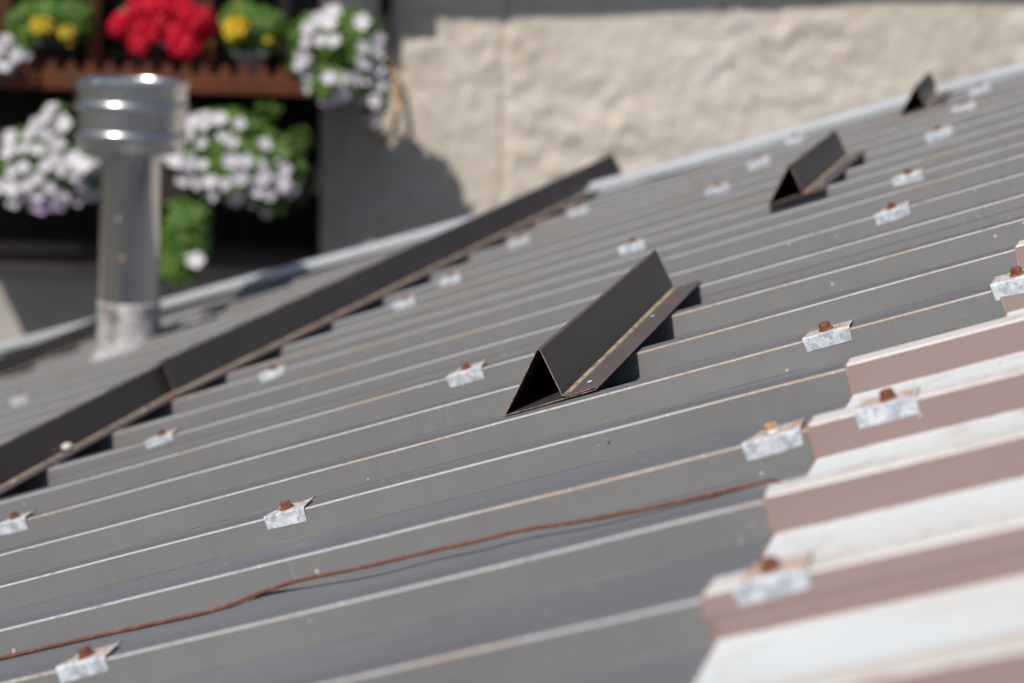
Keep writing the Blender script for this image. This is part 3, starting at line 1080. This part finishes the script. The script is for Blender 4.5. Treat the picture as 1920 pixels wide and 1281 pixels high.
obj('roof', bm, m_tile, house)
bm = bmesh.new()
sx = hz(812, 60)[0] - RAY.x / RAY.y * .72
box(bm, X0, sx, WY - 0.745, WY - 0.60, EAVE_Z - 0.105, EAVE_Z - .002)
obj('eave_beam', bm, m_wooddark, house)
bm = bmesh.new()
box(bm, hz(712, 20)[0], hz(735, 20)[0], WY - 0.075, WY - 0.02, hz(724, 84)[1], EAVE_Z, bev=.004)
obj('wall_post', bm, m_wooddark, house)
# far walls of the house
bm = bmesh.new()
box(bm, X0, X1, WY + .55, WY + 4, -.1, EAVE_Z - .01)
obj('house_body', bm, m_cement, house)

# flower shelf: rail of rounded balusters on a board
SD = 0.45                                     # how far it stands out
sh = thing('flower_shelf', 'red brown wooden flower shelf with scalloped front under the window', 'shelf', Matrix.Identity(4))


def atd(px, py, d=SD):
    return at(px, py, WY - d)


xa, xb = atd(-420, 160).x, atd(655, 160).x  # right end carried on unseen behind the petunias, to shade the wall
za, zb = atd(300, 172).z, atd(300, 139).z
bm = bmesh.new()
box(bm, xa, xb, WY - SD - .02, WY - SD + .02, za, zb, bev=.006)
obj('front_rail', bm, m_woodred, sh)
bm = bmesh.new()
box(bm, xa, xb, WY - SD + .022, WY - .002, za + .005, za + .03)
obj('shelf_board', bm, m_woodred, sh)
pitch = 35.5 / F * (WY - SD) * 1.01
n = int((xb - xa) / pitch)
base_me = None
for i in range(n):
    if base_me is None:
        bm = bmesh.new()
        hh = 0.042
        prof = [(-.020, 0), (-.020, hh * .45), (-.013, hh * .85), (0, hh), (.013, hh * .85), (.020, hh * .45), (.020, 0)]
        f0 = [bm.verts.new((x, -.011, z)) for x, z in prof]
        f1_ = [bm.verts.new((x, .011, z)) for x, z in prof]
        bm.faces.new(f0[::-1])
        bm.faces.new(f1_)
        for q in range(len(prof)):
            w = (q + 1) % len(prof)
            bm.faces.new((f0[q], f0[w], f1_[w], f1_[q]))
        o = obj('picket', bm, m_woodred, sh)
        base_me = o.data
    else:
        o = bpy.data.objects.new('picket', base_me)
        col.objects.link(o)
        o.parent = sh
    o.location = (xa + pitch * (i + .5), WY - SD + .005, zb - .003)
    o.rotation_euler = (0, random.uniform(-.05, .05), 0)


# ------------------------------------------------------------------ plants
def leaf_mass(spots, count, size, mat, name, parent, seed, shell=0.45):
    """joined small leaf blades spread through ellipsoids (centre, radii)"""
    rnd = random.Random(seed)
    bm = bmesh.new()
    wts = [r[0] * r[1] * r[2] for c, r in spots]
    tot = sum(wts)
    for (c, r), w in zip(spots, wts):
        for _ in range(int(count * w / tot)):
            while True:
                q = Vector((rnd.uniform(-1, 1), rnd.uniform(-1, 1), rnd.uniform(-1, 1)))
                if shell < q.length < 1:
                    break
            q *= 1 + .18 * noise.noise(q * 2.5 + Vector((seed, 0, 0)))
            p = Vector(c) + Vector((q.x * r[0], q.y * r[1], q.z * r[2]))
            nrm = (q.normalized() + Vector((rnd.uniform(-.8, .8), rnd.uniform(-.8, .8) - .3, rnd.uniform(-.5, .9)))).normalized()
            tx = nrm.cross(Vector((rnd.uniform(-1, 1), rnd.uniform(-1, 1), rnd.uniform(-1, 1)))).normalized()
            ty = nrm.cross(tx)
            s = size * rnd.uniform(.65, 1.35)
            a, b = tx * s, ty * s * .55
            vs = [bm.verts.new(p + v) for v in (-a, -a * .2 - b + nrm * s * .12, a * .5 - b * .8 + nrm * s * .1, a - nrm * s * .15, a * .5 + b * .8 + nrm * s * .1, -a * .2 + b + nrm * s * .12)]
            bm.faces.new((vs[0], vs[1], vs[2], vs[3]))
            bm.faces.new((vs[0], vs[3], vs[4], vs[5]))
    o = obj(name, bm, mat, parent, recalc=False)
    o['kind'] = 'stuff'
    return o


def bloom_mesh(name, r, mat, lobes=5, depth=.35):
    """open trumpet with rounded lobes, facing +z"""
    bm = bmesh.new()
    n = lobes * 4
    c = bm.verts.new((0, 0, -depth * r))
    r1, r2 = [], []
    for i in range(n):
        a = 2 * math.pi * i / n
        w = 0.74 + .26 * abs(math.cos(a * lobes / 2))
        r1.append(bm.verts.new((.45 * r * math.cos(a), .45 * r * math.sin(a), -.05 * r)))
        r2.append(bm.verts.new((w * r * math.cos(a), w * r * math.sin(a), .04 * r * math.cos(a * lobes * 2))))
    for i in range(n):
        j = (i + 1) % n
        bm.faces.new((c, r1[i], r1[j]))
        bm.faces.new((r1[i], r2[i], r2[j], r1[j]))
    bmesh.ops.recalc_face_normals(bm, faces=bm.faces)
    me = bpy.data.meshes.new(name)
    bm.to_mesh(me)
    bm.free()
    me.materials.append(mat)
    for p in me.polygons:
        p.use_smooth = True
    return me


def head_mesh(name, r, mat, seed):
    """geranium head: a ball of overlapping small florets"""
    bm = bmesh.new()
    rnd = random.Random(seed)
    for i in range(26):
        z = 1 - 1.5 * (i + .5) / 26
        a = i * 2.39996
        q = Vector((math.sqrt(1 - z * z) * math.cos(a), math.sqrt(1 - z * z) * math.sin(a), z))
        c = q * r * rnd.uniform(.78, 1.0)
        nn = (q + Vector((rnd.uniform(-.3, .3), rnd.uniform(-.3, .3), rnd.uniform(-.3, .3)))).normalized()
        tx = nn.orthogonal().normalized()
        ty = nn.cross(tx)
        k = 5
        cc = bm.verts.new(c - nn * r * .1)
        ring = [bm.verts.new(c + (tx * math.cos(t * 2 * math.pi / (2 * k)) + ty * math.sin(t * 2 * math.pi / (2 * k))) * r * (.46 if t % 2 else .36) + nn * r * .05) for t in range(2 * k)]
        for t in range(2 * k):
            bm.faces.new((cc, ring[t], ring[(t + 1) % (2 * k)]))
    me = bpy.data.meshes.new(name)
    bm.to_mesh(me)
    bm.free()
    me.materials.append(mat)
    return me


me_white = bloom_mesh('petunia', 0.031, m_white)
me_mauve = bloom_mesh('petunia_mauve', 0.034, m_mauve)
me_yellow = head_mesh('yellow_head', 0.030, m_yellow, 3)
me_red = [head_mesh('geranium_head', 0.047, m_red, s) for s in (1, 2)]


def put(name, me, loc, face, parent, rnd, sc=1.0):
    o = bpy.data.objects.new(name, me)
    col.objects.link(o)
    o.parent = parent
    o.location = loc
    q = Vector(face).normalized().to_track_quat('Z', 'Y')
    o.rotation_mode = 'QUATERNION'
    o.rotation_quaternion = q
    s = sc * rnd.uniform(.8, 1.25)
    o.scale = (s, s * rnd.uniform(.8, 1.05), s)
    return o


def px_ell(cx, cy, rx, ry, d, ry_depth):
    p = at(cx, cy, WY - d)
    k = (WY - d) / .9694 / F
    return (p, (rx * k, ry_depth, ry * k))


def blooms(spots, count, me, parent, seed, sc=1.0, name='blossom', mindist=0.047):
    rnd = random.Random(seed)
    done = []
    tries = 0
    while len(done) < count and tries < 6000:
        tries += 1
        (c, r) = rnd.choices(spots, [q[1][0] * q[1][2] for q in spots])[0]
        q = Vector((rnd.uniform(-1, 1), -abs(rnd.uniform(0.15, 1)), rnd.uniform(-1, 1)))
        if q.x ** 2 + q.z ** 2 > 1:
            continue
        q.y = -math.sqrt(max(0.05, 1 - q.x ** 2 - q.z ** 2)) * rnd.uniform(.9, 1.15)
        p = Vector(c) + Vector((q.x * r[0], q.y * r[1], q.z * r[2]))
        if any((p - o).length < mindist for o in done) or noise.noise(p * 11 + Vector((seed, 0, 0))) < -0.12:
            continue
        done.append(p)
        put(name, me, p, Vector((q.x * .7 + rnd.uniform(-.45, .25), -1 + rnd.uniform(-.2, .4), q.z * .4 + rnd.uniform(0, .8))), parent, rnd, sc)


def pot_mesh(r0, r1, h):
    bm = bmesh.new()
    lathe(bm, [(r0, 0), (r1, h * .85), (r1 + .006, h * .86), (r1 + .006, h), (r1 - .006, h), (r1 - .012, h * .8)], 24, cap0=True, cap1=True)
    return bm


def potted(px, pytop, h, r1, mat, label, cat, d=.22):
    p = at(px, pytop, WY - d)
    z = za + .031
    t = thing('potted_plant', label, cat, Matrix.Translation((p.x, WY - d, z)), 'pots on the flower shelf')
    obj('pot', pot_mesh(r1 * .72, r1, h), mat, t, smooth=True)
    return t


def local(t, spots):
    o = t.matrix_world.translation
    return [(Vector(c) - o, r) for c, r in spots]


# yellow flowered plant at left, red geranium, yellow flowered plant at right: all on the shelf
t = potted(98, 105, .12, .075, m_pot_dark, 'bushy green potted plant with two yellow blooms, left of the red flowers', 'potted plant')
sp = local(t, [px_ell(92, 48, 66, 46, .17, .12), px_ell(135, 40, 42, 38, .15, .11), px_ell(52, 40, 30, 34, .17, .09)])
leaf_mass(sp, 1500, .020, m_leafy, 'foliage', t, 11)
rnd = random.Random(4)
for px, py, s in ((80, 50, 1.5), (126, 62, 1.05), (132, 82, .45)):
    p = at(px, py, WY - .31) - t.matrix_world.translation
    put('blossom', me_yellow, p, (-.2, -1, .5), t, rnd, s)
t = potted(305, 100, .13, .085, m_pot_dark, 'red geranium in full bloom on the shelf above the flue pipe', 'potted plant')
sp = local(t, [px_ell(305, 48, 84, 42, .17, .13)])
leaf_mass(sp, 700, .024, m_leaf, 'foliage', t, 12)
rnd = random.Random(9)
reds = [(232, 40), (255, 20), (285, 15), (322, 18), (350, 22), (240, 62), (268, 42), (300, 38), (335, 45), (365, 45), (392, 48), (262, 84), (285, 66), (300, 74), (328, 64), (350, 70), (372, 66),
        (250, 52), (310, 5), (270, 0), (340, 0), (382, 30), (222, 52), (345, 88)]
for i, (px, py) in enumerate(reds):
    p = at(px, py, WY - .24 - .07 * rnd.random()) - t.matrix_world.translation
    put('flower_head', me_red[i % 2], p, (-.2, -1, .6), t, rnd, .92)
t = potted(470, 105, .10, .06, m_pot_grey, 'rounded green plant with one yellow bloom in a pale grey pot on the shelf', 'potted plant')
sp = local(t, [px_ell(472, 56, 64, 46, .17, .12), px_ell(450, 14, 16, 16, .15, .05)])
leaf_mass(sp, 1500, .018, m_leafy, 'foliage', t, 13)
for px, py, s in ((443, 54, 1.3), (503, 76, .5), (447, 12, .35)):
    p = at(px, py, WY - .31) - t.matrix_world.translation
    put('blossom', me_yellow, p, (-.2, -1, .5), t, rnd, s)


def petunias(label, ells, nleaf, nbloom, seed, boxpx=None, extra=()):
    c = ells[0][0]
    t = thing('petunia_plant', label, 'flowers', Matrix.Translation(c), 'white petunias hanging on the house')
    sp = local(t, ells)
    big = [(c_ + Vector((0, .03, 0)), (r_[0] * 1.08, r_[1] * .95, r_[2] * 1.08)) for c_, r_ in sp]
    leaf_mass(big, nleaf, .022, m_leafy, 'foliage', t, seed, .35)
    blooms(sp, nbloom, me_white, t, seed)
    return t, sp


t, sp = petunias('white petunias spilling over the right end of the flower shelf beside the lit wall',
                 [px_ell(632, 92, 82, 68, .50, .13), px_ell(622, 150, 48, 36, .54, .11), px_ell(700, 160, 28, 62, .46, .10)], 1700, 34, 21)
bm = bmesh.new()
pc_ = at(630, 118, WY - .44) - t.matrix_world.translation
box(bm, pc_.x - .10, pc_.x + .10, pc_.y - .06, pc_.y + .08, pc_.z - .06, pc_.z + .05, bev=.006)
obj('pot', bm, m_pot_dark, t)
t, sp = petunias('small white petunia at the left frame edge above the shelf', [px_ell(5, 96, 46, 26, .50, .08)], 200, 8, 22)
# lower window box
lb = thing('flower_box', 'dark wooden flower box hung in front of the lower opening, under white petunias', 'flower box', Matrix.Identity(4))
bm = bmesh.new()
pa_, pb_ = at(-178, 300, WY - .50), at(560, 372, WY - .50)
box(bm, pa_.x, pb_.x, WY - .50, WY - .30, pb_.z, pb_.z + .20, bev=.006)
obj('trough', bm, m_wooddark, lb)
bm = bmesh.new()
box(bm, pa_.x - .01, pb_.x + .01, WY - .51, WY - .002, pb_.z - .03, pb_.z - .002, bev=.004)  # board added back to the wall, so its shade falls over the plinth
obj('shelf_board', bm, m_wooddark, lb)
t, sp = petunias('white petunias left of the flue pipe, hanging from the lower flower box',
                 [px_ell(75, 315, 105, 68, .52, .13), px_ell(100, 228, 32, 28, .5, .08), px_ell(160, 305, 36, 58, .52, .1)], 1500, 46, 23)
rnd = random.Random(2)
for px, py in ((75, 383), (97, 386), (112, 378)):
    put('blossom', me_mauve, at(px, py, WY - .60) - t.matrix_world.translation, (0, -1, .3), t, rnd, .9)
t, sp = petunias('white petunias right of the flue pipe, hanging from the lower flower box',
                 [px_ell(450, 310, 102, 66, .52, .13), px_ell(430, 248, 80, 38, .5, .1), px_ell(345, 290, 36, 48, .5, .09), px_ell(505, 340, 45, 58, .52, .1)], 2600, 38, 24)
sp2 = local(t, [px_ell(500, 208, 24, 14, .5, .05), px_ell(562, 260, 26, 22, .5, .05)])
leaf_mass(sp2, 70, .022, m_leaf, 'foliage', t, 31, .2)
# trailing green plant
c = px_ell(348, 440, 48, 70, .52, .10)
t = thing('trailing_plant', 'leafy green trailing plant with a single white bloom right beside the flue pipe', 'plant', Matrix.Translation(c[0]))
sp = local(t, [c, px_ell(335, 500, 34, 42, .52, .08), px_ell(360, 410, 38, 40, .52, .09)])
leaf_mass(sp, 900, .019, m_leafy, 'foliage', t, 25, .1)
put('blossom', me_white, at(366, 487, WY - .64) - t.matrix_world.translation, (-.1, -1, .4), t, rnd, 1.05)
# rusty hanging hoop on the wall beside the petunias
bm = bmesh.new()
hp = []
cx2, cy2 = 716, 190
for i in range(41):
    a = 2 * math.pi * i / 40
    p = at(cx2 + 30 * math.cos(a), cy2 + 76 * math.sin(a), WY - .07 - .03 * math.sin(a))
    hp.append(p)
tube(bm, hp, .011, 8)
o = obj('iron_hoop', bm, m_lightrust, smooth=True)
tag(o, 'rusty iron hoop hanging on the wall right below the upper white petunias', 'hoop')
